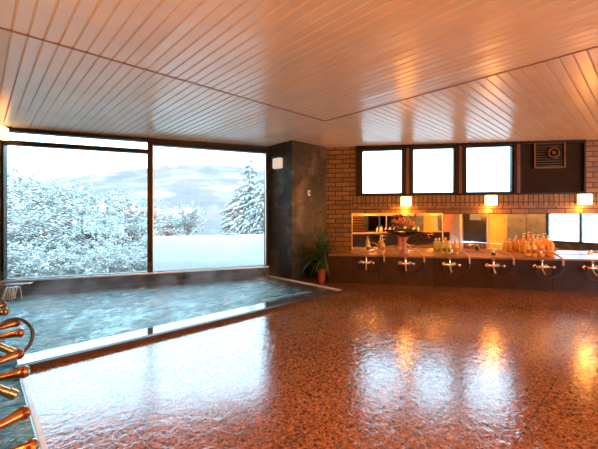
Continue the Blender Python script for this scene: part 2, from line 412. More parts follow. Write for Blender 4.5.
struct(b.build('trim_1', MSOLDIER, loc=(*SO, 0), rz=SA))
# clerestory
cf = struct(bpy.data.objects.new('window_2', None)); COL.objects.link(cf); cf.location = (*SO, 0); cf.rotation_euler = (0, 0, SA)
edges = [(361.5, 403, 152.5, 194), (412, 455, 149.8, 193.6), (465, 513, 147.3, 192.6)]
b = MB(); b.box((fx0, -.05, CZ0), (fx1, .10, CZ0 + .035)); b.box((fx0, -.05, CZ1 - .10), (fx1, .10, CZ1)); b.box((fx0, -.05, CZ0), (s_of(361.5), .10, CZ1))
b.box((s_of(403), -.05, CZ0), (s_of(412), .10, CZ1)); b.box((s_of(455), -.05, CZ0), (s_of(465), .10, CZ1)); b.box((s_of(513), -.05, CZ0), (s_of(521), .10, CZ1)); b.box((s_of(582.5), -.05, CZ0), (fx1, .10, CZ1))
b.build('window_frame', MFRAME, cf)
for (a, c, t, d) in edges:
    bar = MB(); x0, x1, z0, z1 = s_of(a), s_of(c), CZ0 + .035, CZ1 - .10
    bar.box((x0, -.02, z0), (x0 + .025, .08, z1)); bar.box((x1 - .025, -.02, z0), (x1, .08, z1)); bar.box((x0, -.02, z0), (x1, .08, z0 + .025)); bar.box((x0, -.02, z1 - .025), (x1, .08, z1))
    bar.build('sash', MFRAME, cf)
    MB().box((x0 + .02, .03, z0 + .02), (x1 - .02, .036, z1 - .02)).build('glass_pane', MGLASS, cf)
b = MB().box((s_of(521), .0, CZ0 + .03), (s_of(582.5), .06, CZ1 - .09)); b.build('infill_board', MPANEL, cf)
for i in range(3):
    x = s_of(406.0 + 0) if i == 0 else s_of(458.5) if i == 1 else s_of(516)
    MB().box((x, -.056, CZ0 + .03), (x + .05, -.048, CZ1 - .1)).build('mullion_strip', m_noise('red_brown_strip', (.10, .03, .015), (.14, .045, .02), 5, .4, 0) if i == 0 else bpy.data.materials['red_brown_strip'], cf)
# ventilation fan on the dark board
fxm = s_of(548.5); fz = z_of(155.5, 548.5)
e = empty('ventilation_fan', (*spt(fxm, -.0), fz), SA, 'square dark ventilation fan with round brass hub on the dark board beside the clerestory panes', 'fan')
b = MB()
for x in (-.26, .23): b.box((x, -.05, -.24), (x + .03, 0, .24), .004)
b.box((-.26, -.04, .21), (.26, 0, .24)); b.box((-.26, -.04, -.24), (.26, 0, -.21)); b.build('housing', MVENT, e)
b = MB()
for i in range(9): b.box((-.23, -.025, -.2 + i * .045), (.23, -.012, -.19 + i * .045))
b.build('louvre', mat('dark_louvre', (.05, .035, .025), .4), e)
def ring(rad, r, cx, cz, y, n=28):
    return [(cx + rad * math.cos(2 * math.pi * i / n), y, cz + rad * math.sin(2 * math.pi * i / n)) for i in range(n + 1)]
MB().tube(ring(.085, .02, .055, .04, -.06), .022, 8).build('hub_ring', MVENT, e, smooth=True)
MB().tube([(.055, -.02, .04), (.055, -.075, .04)], .03, 14).build('hub', MVENT, e, smooth=True)

# shower counter along the wall
def counter(name, L0, L1, depth, h, loc, rz, label, group=None):
    e = empty(name, loc, rz, label, 'shower counter', group)
    b = MB(); n = max(1, round((L1 - L0) / .95)); 
    for i in range(n):
        x0 = L0 + (L1 - L0) * i / n; x1 = L0 + (L1 - L0) * (i + 1) / n
        b.box((x0 + .003, -depth, -.12), (x1 - .003, -.003, h - .03), .003)
    b.build('stone_body', MDARK, e)
    MB().box((L0, -depth - .015, h - .03), (L1, -.003, h), .006).build('top_slab', MTOP, e)
    return e
SD = .79; SH = .52
counter('shower_counter', .08, SLEN - .02, SD, SH, (*SO, 0), SA, 'long brown stone shower counter below the wall mirrors on the brick wall')

# mirrors
def mirror(x0, x1, z0, z1, loc, rz, label, trim=True, parent=None):
    e = empty('wall_mirror', loc, rz, label, 'mirror')
    MB().box((x0, -.012, z0), (x1, -.001, z1)).build('mirror_glass', MMIRROR, e)
    if trim:
        b = MB(); t = .018
        b.box((x0 - t, -.022, z0 - .004), (x0, -.001, z1 + t)); b.box((x1, -.022, z0 - .004), (x1 + t, -.001, z1 + t)); b.box((x0, -.022, z1), (x1, -.001, z1 + t))
        b.build('mirror_trim', MTRIM, e)
    return e
MZ0, MZ1 = SH + .004, 1.255
mirror(s_of(352.5), s_of(442), MZ0, MZ1, (*SO, 0), SA, 'framed mirror behind the flower arrangement on the brick wall')
mirror(s_of(443.6), s_of(526), MZ0, MZ1, (*SO, 0), SA, 'long mirror reflecting a yellow door between the two other shower mirrors', False)
mirror(s_of(526.5), SLEN - .3, MZ0, MZ1, (*SO, 0), SA, 'mirror reflecting pale blue windows behind the orange bottles', False)

# lamps
def lamp(px, py, z, loc, rz, label, on=True, power=LAMP_W, group=None):
    e = empty('wall_lamp', (loc[0], loc[1], z), rz, label, 'wall lamp', group)
    MB().box((-.085, -.03, -.085), (.085, -.001, .085), .006).build('backplate', MPLATE, e)
    MB().box((-.10, -.13, -.095), (.10, -.03, .095), .015).build('lamp_shade', MLAMP if on else MLAMPOFF, e, smooth=False)
    if on and power:
        ld = bpy.data.lights.new('bulb', 'POINT'); ld.energy = power; ld.color = WARM; ld.shadow_soft_size = .07
        lo = bpy.data.objects.new('bulb', ld); COL.objects.link(lo); lo.location = (0, -.12, -.15); lo.parent = e
    return e
for (px, py, lab) in ((405.5, 201.5, 'square glowing wall lamp above the framed mirror and flower arrangement'), (489.5, 200.5, 'square glowing wall lamp above the mirror that shows a yellow door'), (582, 199.5, 'square glowing wall lamp below the corner of the dark fan board')):
    s = s_of(px); lamp(px, py, z_of(py, px), spt(s, 0), SA, lab)
# column lamp (faintly glowing white box) on the left face of the slate column
cc = uv(cu, cv + .36)
e = empty('wall_lamp', (cc[0], cc[1], 2.24), UA - math.pi / 2, 'small white box lamp high on the grey slate column face beside the big window', 'wall lamp')
MB().box((-.10, -.10, -.10), (.10, -.001, .10), .012).build('lamp_shade', mat('faintly_lit_lamp_shade', (.92, .92, .90), .35, emit=(1.0, .92, .80), estr=.07), e)
pr = uv(cu + .44, cv)
e = empty('thermostat', (*pr, 1.67), UA, 'small pale oval thermostat on the dark slate column', 'thermostat')
MB().box((-.03, -.03, -.055), (.03, -.001, .055), .014).build('casing', MLAMPOFF, e)
MB().box((-.012, -.036, -.02), (.012, -.03, .02)).build('dial', MRING, e)
pl = wpt(XL + .02, -.2)
lamp(0, 0, 2.47, pl, WA + math.pi / 2, 'glowing box lamp on the pier at the far end of the big window', power=.4)
# fill lamps added behind the camera, over near counter and rear wall
for i, (v, lab) in enumerate(((3.0, 'nearest the window'), (1.2, 'second from the window'), (-.8, 'third from the window'), (-2.8, 'fourth from the window'), (-4.6, 'farthest from the window'))):
    p = uv(U0, v)
    lamp(0, 0, 1.62, p, UA + math.pi / 2, 'added square fill lamp over the near counter, ' + lab, group='added fill lamps over the near counter', power=(3, 10, 36, 52, 52)[i])
for i, (u, lab) in enumerate(((3.3, 'between the dark doorway and yellow door'), (6.4, 'on the grey stone beside the rear window'))):
    p = uv(u, V0); lamp(0, 0, 1.95, p, UA + math.pi, 'added square fill lamp ' + lab, power=ADDED_LAMP_W)

for i, (yy, lab) in enumerate(((1.6, 'nearer the rear windows'), (3.9, 'nearer the far shower counter'))):
    lamp(0, 0, 1.95, (XR, yy), -math.pi / 2, 'added square fill lamp on the side brick wall, ' + lab, power=ADDED_LAMP_W * 1.4)  # unseen side lamps added to warm the right of ceiling and floor
# ------------------------------------------------------------------ remaining walls (seen in the mirrors)
LV = to_uv(*PA)[1]
vb = to_uv(2.8 + 2.49 * .2 - .2, -4.1)[1]
v1 = -5.10; v2 = -5.75
def uvwall(name, m, u0, v0, u1, v1_, z0, z1):
    return struct(MB().box((u0, v0, z0), (u1, v1_, z1)).build(name, m, rz=UA))
o = struct(MB().box((v1, 0, -.2), (LV + .3, .2, HZ)).build('wall_near_side', MBRICK, loc=(*uv(U0, 0), 0), rz=UA + math.pi / 2))
o = struct(MB().box((v2, 0, -.2), (v1, .2, HZ)).build('wall_near_panel', MWOODP, loc=(*uv(U0, 0), 0), rz=UA + math.pi / 2))
o = struct(MB().box((V0 - .2, 0, -.2), (v2, .2, HZ)).build('wall_near_tile', MTILEP, loc=(*uv(U0, 0), 0), rz=UA + math.pi / 2))
UG = to_uv(*PG)[0]; UF = to_uv(*PF)[0]
rx = lambda s: UG + s
# rear wall: doorway, yellow door, stone, windows
b = MB(); b.box((rx(0), V0 - .2, 2.05), (rx(2.45), V0, HZ)); b.box((rx(0), V0 - .2, -.2), (rx(.12), V0, 2.05)); b.box((rx(1.45), V0 - .2, -.2), (rx(1.55), V0, 2.05))
struct(b.build('wall_rear', MCONC, rz=UA))
e = struct(bpy.data.objects.new('door_1', None)); COL.objects.link(e); e.rotation_euler = (0, 0, UA)
MB().box((rx(.12), V0 - .16, 0), (rx(1.45), V0 - .10, 2.05)).build('door_leaf', MDOOR, e)
b = MB().box((rx(.5), V0 - .098, 1.05), (rx(1.1), V0 - .09, 1.75)); b.build('door_pane', mat('grey_frosted_pane', (.18, .24, .28), .15), e)
e = struct(bpy.data.objects.new('door_2', None)); COL.objects.link(e); e.rotation_euler = (0, 0, UA)
MB().box((rx(1.55), V0 - .12, 0), (rx(2.45), V0 - .04, 2.05)).build('door_leaf', MYWALL, e)
MB().tube([(rx(2.3), V0 - .04, .95), (rx(2.3), V0 + .03, .95), (rx(2.3), V0 + .03, 1.1), (rx(2.3), V0 - .04, 1.1)], .012).build('door_handle', MCHROME, e)
struct(MB().box((rx(2.45), V0 - .2, -.2), (rx(4.0), V0 + .06, HZ)).build('wall_rear_stone', MGREYST, rz=UA))
b = MB(); b.box((rx(4.0), V0 - .2, -.2), (UF + .4, V0, .24)); b.box((rx(4.0), V0 - .2, 2.3), (UF + .4, V0, HZ)); b.box((rx(7.6), V0 - .2, .24), (UF + .4, V0, 2.3))
struct(b.build('wall_rear_window_side', MSTONE2, rz=UA))
e = struct(bpy.data.objects.new('window_3', None)); COL.objects.link(e); e.rotation_euler = (0, 0, UA)
b = MB(); 
for s in (4.0, 5.1, 6.35, 7.55): b.box((rx(s), V0 - .12, .24), (rx(s) + .06, V0 + .01, 2.3))
b.box((rx(4), V0 - .12, .24), (rx(7.6), V0 + .01, .29)); b.box((rx(4), V0 - .12, 2.25), (rx(7.6), V0 + .01, 2.3)); b.build('window_frame', MFRAME, e)
for s in (4.0, 5.1, 6.35): MB().box((rx(s) + .06, V0 - .06, .29), (rx(s + 1.2), V0 - .052, 2.25)).build('glass_pane', MGLASS, e)
struct(MB().box((XR, PF[1] - .4, -.2), (XR + .2, PE[1] + .3, HZ)).build('wall_right', MBRICK))

# near counter under the camera's left, with mirrors
e = counter('shower_counter', -5.0, 4.25, .525, SH, (*uv(U0, 0), 0), UA + math.pi / 2, 'brown stone shower counter with bronze-toned taps standing nearest the viewer beside the gutter')
for (a, c, lab) in ((-4.9, -1.7, 'long mirror over the near counter, at its rear end'), (-1.65, 1.2, 'long mirror over the middle of the near counter'), (1.25, 4.1, 'long mirror over the near counter, by the pool')):
    mirror(a, c, MZ0, MZ1, (*uv(U0, 0), 0), UA + math.pi / 2, lab)

# ------------------------------------------------------------------ ceiling of boards
US, VS, ZC, SL = 3.86, 3.49, 2.66, .015
b = MB(); PW = .102; gv = .009; gd = .010
def strip(region, along, c0, c1, z0, z1, slope):
    """face between coordinates c0..c1 (across the board) with heights z0,z1; slope is a function(u,v) added"""
    q = [(-9, c0), (16, c0), (16, c1), (-9, c1)] if along == 'u' else [(c0, -9), (c1, -9), (c1, 16), (c0, 16)]
    if area(q) < 0: q.reverse()
    P = clip(q, region)
    if not P: return
    P = clip(P, ROOM)
    if not P: return
    vs_ = []
    for u, v in P:
        c = v if along == 'u' else u
        t = (c - c0) / (c1 - c0); vs_.append((u, v, z0 + (z1 - z0) * t + slope(u, v)))
    b.add(vs_[::-1], [tuple(range(len(vs_)))])
def boards(region, along, cs, slope):
    c = cs[0]
    while c < cs[1]:
        t = R.uniform(-.0015, .0015)
        strip(region, along, c, c + gv, ZC + gd, ZC + t, slope)
        strip(region, along, c + gv, c + PW - gv, ZC + t, ZC - t, slope)
        strip(region, along, c + PW - gv, c + PW, ZC - t, ZC + gd, slope)
        c += PW
flat = lambda u, v: 0
boards([(-5, -9), (US, -9), (US, VS), (-5, VS)], 'v', (-1.02, US), flat)
boards([(-9, VS), (US, VS), (US + 12, VS + 12), (-9, 16)], 'v', (-3.06, 12), lambda u, v: -SL * (v - VS))
boards([(US, -9), (16, -9), (16, VS + 16 - US), (US, VS)], 'u', (-8 * PW * 10 + VS - PW * 12, 9), lambda u, v: -SL * (u - US))
struct(b.build('ceiling', MCEIL, rz=UA))
b = MB()
b.box((-1, VS - .012, ZC - .006), (US, VS + .012, ZC + .01)); b.box((US - .012, V0, ZC - .006), (US + .012, VS, ZC + .01))
struct(b.build('trim_2', MBATT, rz=UA))
P = ROOM; b = MB(); b.prism([(p[0], p[1]) for p in P], 2.72, 2.95); struct(b.build('ceiling_slab', MCONC, rz=UA))

# ------------------------------------------------------------------ shower mixers
def arc(p0, p1, p2, n=10):
    p0, p1, p2 = map(Vector, (p0, p1, p2)); return [p0 * (1 - t) ** 2 + p1 * 2 * t * (1 - t) + p2 * t * t for t in [i / n for i in range(n + 1)]]
def chain(*P, n=9):
    """smooth Catmull-Rom path"""
    P = [Vector(p) for p in P]; Q = [P[0]] + P + [P[-1]]; out = []
    for i in range(1, len(Q) - 2):
        for k in range(n):
            t = k / n; a, b_, c, d = Q[i - 1], Q[i], Q[i + 1], Q[i + 2]
            out.append(.5 * ((2 * b_) + (c - a) * t + (2 * a - 5 * b_ + 4 * c - d) * t * t + (3 * b_ - a - 3 * c + d) * t ** 3))
    return out + [P[-1]]
def mixer(name, metal, label, group, big=1.0):
    """local x along the counter, -y out of the counter face, z up; origin on the face at the valve height"""
    e = empty(name, (0, 0, 0), 0, label, 'shower tap', group)
    b = MB(); b.tube([(-.10, -.065, 0), (-.085, -.065, 0), (.085, -.065, 0), (.10, -.065, 0)], [.024, .03, .03, .024], 14)
    b.tube([(0, -.065, -.01), (0, -.065, .075)], [.028, .02], 14)
    b.build('valve_body', metal, e, smooth=True)
    for sx in (-1, 1):
        b = MB(); b.tube([(sx * .085, -.001, 0), (sx * .085, -.012, 0), (sx * .085, -.018, 0), (sx * .085, -.065, 0)], [.036, .036, .02, .02], 14); b.build('wall_flange', metal, e, smooth=True)
    for sx in (-1, 1):
        h = MB(); x = sx * .09
        h.tube([(x, -.08, .0), (x + sx * .006, -.105, .004), (x + sx * .012, -.12, .006), (x + sx * .03, -.175, .012), (x + sx * .038, -.205, .015), (x + sx * .040, -.212, .0155)], [.022, .017, .014, .02, .023, .017], 14)
        ho = h.build('tap_handle', metal, e, smooth=True)
        r_ = MB(); r_.tube([(x + sx * .0335, -.188, .0135), (x + sx * .037, -.200, .0146)], [.0235, .025], 14); r_.build('handle_ring', MRING, ho, smooth=True)
    MB().tube([(0, -.065, .07), (0, -.065, .085), (0, -.066, .11), (0, -.066, .118)], [.012, .024, .026, .016], 14).build('diverter_knob', metal, e, smooth=True)
    MB().tube(chain((0, -.07, -.01), (0, -.09, -.05), (0, -.13, -.085), (0, -.165, -.115), n=5), [.018] * 15 + [.015], 12).build('spout', metal, e, smooth=True)
    MB().tube([(0, -.15, -.10), (0, -.175, -.123)], [.021, .021], 12).build('spout_tip', metal, e, smooth=True)
    return e
def hose(e, dx, up=SH - .40, mat_=MRUB, loop=.16):
    P = chain((-.05, -.07, -.02), (-.10, -.085, -.09), (-.06, -.075, -loop), (.10, -.07, -loop - .03), (dx - .04, -.06, -.12), (dx + .02, -.06, -.02), (dx + .02, -.055, up - .08), n=8)
    MB().tube(P, .0095, 8).build('hose', mat_, e, smooth=True)
    P = chain((dx + .02, -.055, up - .09), (dx + .015, -.05, up + .01), (dx - .04, .0, up + .08), (dx - .13, .06, up + .13), (dx - .21, .10, up + .14), n=6)
    s = MB().tube(P, [.015] * 12 + [.019] * (len(P) - 12), 10).build('shower_handset', MHOSE, e, smooth=True)
    h = MB(); a, c = P[-2], P[-1]; d = (c - a).normalized()
    h.tube([c - d * .01, c + d * .02 + Vector((0, 0, -.005)), c + d * .035 + Vector((0, 0, -.02)), c + d * .04 + Vector((0, 0, -.045))], [.018, .028, .034, .034], 14); h.build('shower_rose', MCHROME, s, smooth=True)
RG = 'shower taps along the far brick wall counter'
labs = ['chrome cross-shaped shower tap below the two yellow bottles', 'chrome cross-shaped shower tap below the flower arrangement', 'chrome cross-shaped shower tap below the three green-yellow bottles', 'chrome cross-shaped shower tap below the small dark bottle by the yellow reflection', 'chrome cross-shaped shower tap below the cluster of orange bottles', 'chrome cross-shaped shower tap below the blue window reflection, nearest the end of the far counter']
proto = None
for i, px in enumerate((366, 405, 449, 492, 540, 590)):
    r = (px - CX) / FPX; q = spt(0, -SD); s = (q[1] * r - q[0]) / (.983 + .1845 * r)
    if proto is None: m_ = proto = mixer('shower_tap', MCHROME, labs[0], RG); hose(m_, .31)
    else: m_ = copy_tree(proto)
    m_.location = (*spt(s, -SD), .385); m_.rotation_euler = (0, 0, SA); m_.scale = (1.2,) * 3; m_['label'] = labs[i]
    m_.scale = (.95,) * 3
near = None
nl = ['bronze-toned shower tap nearest the viewer with a thick handle', 'bronze-toned shower tap second from the viewer, by the near end of the kerb', 'bronze-toned shower tap in front of the pool, its black hose looped high', 'bronze-toned shower tap at the far end of the near counter above the water', 'bronze-toned shower tap behind the viewer on the near counter', 'bronze-toned shower tap at the rear of the near counter', 'bronze-toned shower tap at the rear end of the near counter']
for i, v in enumerate((1.56, 2.36, 3.12, 3.86, -.9, -2.2, -3.5)):
    if near is None: m_ = near = mixer('shower_tap', MWARMTONE, nl[0], 'shower taps on the near counter'); 
    else: m_ = copy_tree(near)
    m_.scale = (1.22,) * 3; m_.location = (*uv(-.06, v), .40); m_.rotation_euler = (0, 0, UA + math.pi / 2); m_['label'] = nl[i]
    if i == 0: m_.location = (*uv(-.075, v + .03), .41); m_.scale = (1.08,) * 3
    if i == 2: m_.location = (*uv(-.02, v), .40)
    P = chain((.05, -.07, -.01), (.06, -.15, .05), (.06, -.22, .04), (.05, -.265, -.03), (.03, -.25, -.11), (.01, -.18, -.15), (.0, -.08, -.11), (.0, -.05, -.03), n=8)
    if i == 2: MB().tube(P, .009, 8).build('hose', MRUB, m_, smooth=True)
    else: MB().tube(chain((.0, -.07, -.02), (.08, -.08, -.1), (.2, -.06, -.12), (.3, -.04, -.04), (.3, -.02, .11), n=8), .009, 8).build('hose', MRUB, m_, smooth=True)

# ------------------------------------------------------------------ bottles
def bottle(m, label, group, h=.17, r=.034, pump=True, lab=True):
    e = empty('pump_bottle' if pump else 'shampoo_bottle', (0, 0, 0), 0, label, 'bottle', group)
    b = MB(); b.lathe([(r * .6, 0), (r * .96, .004), (r, .012), (r, h * .72), (r * .9, h * .82), (r * .45, h * .93), (r * .36, h * .95), (r * .36, h)], 20)
    b.build('bottle_body', m, e, smooth=True)
    if lab:
        b = MB(); n = 8; vs_ = []
        for k in range(n + 1):
            a = -math.pi / 2 - .6 + 1.2 * k / n
            vs_ += [((r + .0012) * math.cos(a), (r + .0012) * math.sin(a), h * .25), ((r + .0012) * math.cos(a), (r + .0012) * math.sin(a), h * .55)]
        b.add(vs_, [(2 * k, 2 * k + 2, 2 * k + 3, 2 * k + 1) for k in range(n)]); b.build('label_sticker', MLABEL, e)
    if pump:
        b = MB(); b.lathe([(r * .42, h), (r * .42, h + .018), (r * .14, h + .02), (r * .14, h + .045), (r * .3, h + .047), (r * .3, h + .058)], 14)
        b.tube([(0, 0, h + .053), (.028, -.028, h + .053), (.034, -.034, h + .045)], .005, 8); b.build('pump_head', MWHT, e, smooth=True)
    else:
        b = MB(); b.lathe([(r * .45, h), (r * .45, h + .03), (r * .3, h + .034)], 14); b.build('cap', MWHT, e, smooth=True)
    return e
def put_far(e, px, y, rz=0):
    r = (px - CX) / FPX; q = spt(0, y); s = (q[1] * r - q[0]) / (.983 + .1845 * r)
    e.location = (*spt(s, y), SH); e.rotation_euler = (0, 0, SA + rz)
G1 = 'pair of yellow bottles'; G2 = 'green-yellow bottles in a row'; G3 = 'orange bottles in a cluster'
y1 = bottle(MYEL, 'tall yellow pump bottle beside the mirror frame at the end of the far counter', G1, .21, .045); put_far(y1, 368, -.4)
y2 = copy_tree(y1); y2['label'] = 'tall yellow pump bottle between its twin and the flower arrangement'; put_far(y2, 382.5, -.4, .3)
g1 = bottle(MGRN, 'yellow-green bottle nearest the mirror joint, leftmost of its three', G2, .15, .045, False); put_far(g1, 443.5, -.35)
g2 = copy_tree(g1); g2['label'] = 'yellow-green bottle in the middle of its three beside the mirror joint'; put_far(g2, 449, -.42)
g3 = bottle(MORG, 'orange-yellow bottle next to the two yellow-green ones', G2, .16, .05, False); put_far(g3, 455.5, -.4)
base = bottle(MORG, 'orange pump bottle', G3, .24, .045)
ol = ['orange pump bottle at the front centre of the cluster', 'orange pump bottle at the rear of the cluster, left of centre', 'tallest orange pump bottle in the middle of the cluster', 'orange pump bottle touching the blue window reflection at the cluster edge', 'orange pump bottle behind the front row, right of centre']
for i, (px, y, sc) in enumerate(((541, -.50, .95), (537.5, -.28, 1.1), (543.5, -.3, 1.18), (551, -.42, .98), (547.5, -.27, 1.05))):
    o_ = base if i == 0 else copy_tree(base); o_['label'] = ol[i]; put_far(o_, px, y, i * .5); o_.scale = (1.15, 1.15, sc * 1.12)
oy = bottle(MYEL, 'amber bottle at the outer left of the orange cluster', G3, .19, .045, False); put_far(oy, 527.5, -.48)
oy2 = copy_tree(oy); oy2['label'] = 'amber bottle second in the orange cluster, beside the tall ones'; put_far(oy2, 533.5, -.5)
oy.scale = oy2.scale = (1.15,) * 3
for q_ in (g1, g2, g3): q_.scale = (1.1, 1.1, 1.35)
db = bottle(mat('dark_olive_plastic', (.05, .05, .03), .3), 'small dark bottle in front of the reflected yellow door', None, .10, .033, False, False); put_far(db, 493.5, -.45)
# bottles and tub on the near counter (seen in the mirrors)
wb = bottle(MWHT, 'white bottle on the near counter', None, .20, .04)
for i, (v, dy) in enumerate(((-1.5, .12), (-1.62, .2), (-1.75, .13), (-1.9, .22), (-2.9, .15), (-3.02, .22), (-3.15, .14))):
    o_ = wb if i == 0 else copy_tree(wb); o_['group'] = 'four white pump bottles on the near counter' if i < 4 else 'three white pump bottles farther along the near counter'; o_['label'] = 'white pump bottle in the row of four on the near counter behind the viewer' if i < 4 else 'white pump bottle in the row of three farther along the near counter'
    o_.location = (*uv(-dy - .05, v), SH)

# ------------------------------------------------------------------ flower arrangement
def at_far(px, y):
    r = (px - CX) / FPX; q = spt(0, y); s = (q[1] * r - q[0]) / (.983 + .1845 * r); return (*spt(s, y), SH)
fe = empty('flower_arrangement', at_far(404.5, -.45), SA, 'flower arrangement in a wide black bowl on a pink stand before the mirror', 'flower arrangement')
b = MB(); b.lathe([(.085, 0), (.085, .015), (.05, .04), (.036, .1), (.034, .2), (.045, .27), (.08, .30), (.085, .312)], 20); b.build('stand', MPINK, fe, smooth=True)
b = MB(); n = 28
prof = [(.05, .312), (.10, .32), (.20, .345), (.31, .385), (.345, .41), (.335, .41), (.30, .39), (.19, .36), (.05, .345)]
vs_ = []; 
for r_, z in prof:
    for k in range(n):
        a = 2 * math.pi * k / n; vs_.append((r_ * math.cos(a), r_ * .5 * math.sin(a), z))
b.add(vs_, [(i * n + k, i * n + (k + 1) % n, (i + 1) * n + (k + 1) % n, (i + 1) * n + k) for i in range(len(prof) - 1) for k in range(n)] + [tuple(range(n))[::-1], tuple((len(prof) - 1) * n + k for k in range(n))])
b.build('bowl', MBLACKB, fe, smooth=True)
b = MB(); tips = []
for i in range(22):
    x = R.uniform(-.16, .20); z = R.uniform(.46, .62) + (.10 if abs(x) < .12 else 0); y = R.uniform(-.1, .1)
    b.tube(arc((x * .2, y * .2, .36), (x * .3, y, .5), (x, y, z), 5), .004, 5); tips.append((x, y, z))
b.build('stems', MSTEM, fe)
def petals(name, m, pts, r0, cnt):
    b = MB()
    for (x, y, z) in pts:
        for k in range(cnt):
            a = R.uniform(0, 6.28); el = R.uniform(-.3, 1.2); L_ = r0 * R.uniform(.7, 1.2)
            d = Vector((math.cos(a) * math.cos(el), math.sin(a) * math.cos(el), math.sin(el))); s_ = d.cross(Vector((0, 0, 1))).normalized() * L_ * .35; u_ = s_.cross(d).normalized() * L_ * .12
            c = Vector((x, y, z)); b.add([c, c + d * L_ * .5 + s_ + u_, c + d * L_, c + d * L_ * .5 - s_ + u_, c + d * L_ * .5 - u_], [(0, 1, 2, 4), (0, 4, 2, 3), (0, 3, 2, 1)])
    b.build(name, m, fe)
petals('orange_flowers', MFLO, [t for t in tips if t[2] < .64], .045, 6)
petals('purple_flowers', MPUR, [(R.uniform(-.13, .20), R.uniform(-.06, .06), R.uniform(.66, .72)) for i in range(7)], .045, 9)
petals('foliage', MLEAF, [(R.uniform(-.3, .3), R.uniform(-.08, .08), R.uniform(.40, .46)) for i in range(7)], .06, 6)

# ------------------------------------------------------------------ potted plant by the column
def floor_pt(px, py, z=0):
    Y = FPX * (CAMZ - z) / (py - HY); return ((px - CX) / FPX * Y, Y, z)
pp = floor_pt(322, 281)
pe = empty('potted_plant', pp, 0, 'spiky long-leaved green plant in a terracotta pot beside the slate column', 'potted plant')
pot = MB().lathe([(.065, 0), (.068, .005), (.092, .19), (.102, .192), (.102, .23), (.092, .23), (.088, .20), (.0, .20)], 24).build('pot', MTERRA, pe, smooth=True)
MB().lathe([(.087, .19), (.087, .212), (.0, .216)], 20).build('soil', MSOIL, pe)
lf = MB()
def clear(p):
    x, y, z = pp[0] + p[0], pp[1] + p[1], p[2]
    if to_uv(x, y)[1] > cv - .02 and to_uv(x, y)[0] > cu - .05 : return False
    lx = (x - SO[0]) * math.cos(SA) + (y - SO[1]) * math.sin(SA); ly = -(x - SO[0]) * math.sin(SA) + (y - SO[1]) * math.cos(SA)
    return z > .03 and not (lx > .05 and ly > -SD - .05 and z < SH + .03)
def leaf(base, a, el, ln, wd, droop):
    n = 9; p = Vector(base); L_, Rr, C_ = [], [], []; d = Vector((math.cos(a) * math.cos(el), math.sin(a) * math.cos(el), math.sin(el)))
    side = Vector((-math.sin(a), math.cos(a), 0))
    for i in range(n + 1):
        t = i / n; w_ = wd * (math.sin(math.pi * min(1, t * .85 + .15)) ** .8) * (1 - t ** 4) + .0015
        nrm = side.cross(d).normalized()
        C_.append(p.copy() - nrm * w_ * .25); L_.append(p + side * w_); Rr.append(p - side * w_)
        p = p + d * ln / n; d = (d + Vector((0, 0, -droop / n)) * (1 + 2 * t)).normalized()
    if not all(clear(q) for q in L_ + Rr): return False
    for i in range(n):
        k = len(lf.v); lf.v += [tuple(x) for x in (L_[i], C_[i], Rr[i], L_[i + 1], C_[i + 1], Rr[i + 1])]; lf.f += [(k, k + 1, k + 4, k + 3), (k + 1, k + 2, k + 5, k + 4)]
made = 0
for i in range(900):
    if made >= 120: break
    hgt = .22 + R.uniform(0, .3); el = R.uniform(-.1, 1.45)
    if leaf((R.uniform(-.02, .02), R.uniform(-.02, .02), hgt), R.uniform(0, 6.283), el, R.uniform(.42, .72), R.uniform(.013, .021), R.uniform(.4, 1.3)) is not False: made += 1
lf.build('leaves', MLEAF, pe)
MB().tube([(0, 0, .20), (.005, 0, .38), (0, .005, .52)], [.022, .018, .012], 8).build('stem', MSTEM, pe)

# ------------------------------------------------------------------ inlet block with falling water
b = MB().box((-4.32, -.30, -.7), (-3.86, -.065, .185), .01)
ie = empty('water_inlet', wloc(), WA, 'dark stone inlet block with water pouring into the pool at the window corner', 'water inlet')
b.build('stone_block', MSTONE2, ie)
b = MB(); b.box((-4.14, -.40, .13), (-3.93, -.28, .15), .004); b.box((-4.14, -.40, .15), (-4.12, -.28, .19)); b.box((-3.95, -.40, .15), (-3.93, -.28, .19)); b.build('spout_lip', MSTONE2, ie)
fw = MB(); 
for i in range(26):
    x = -4.12 + .17 * R.random(); o0 = R.uniform(.0, .015); r_ = R.uniform(.002, .006); reach = R.uniform(.16, .30); sp = R.uniform(-.06, .14)
    fw.tube([(x + sp * t, -.38 - reach * t, .158 + o0 - .14 * t * t) for t in [j / 7 for j in range(8)]], [r_ * (1 - .3 * j / 7) for j in range(8)], 6)
fo = fw.build('falling_water', mat('clear_falling_water', (.80, .92, .95), .15, ior=1.33), ie, smooth=True)
fo['kind'] = 'stuff'

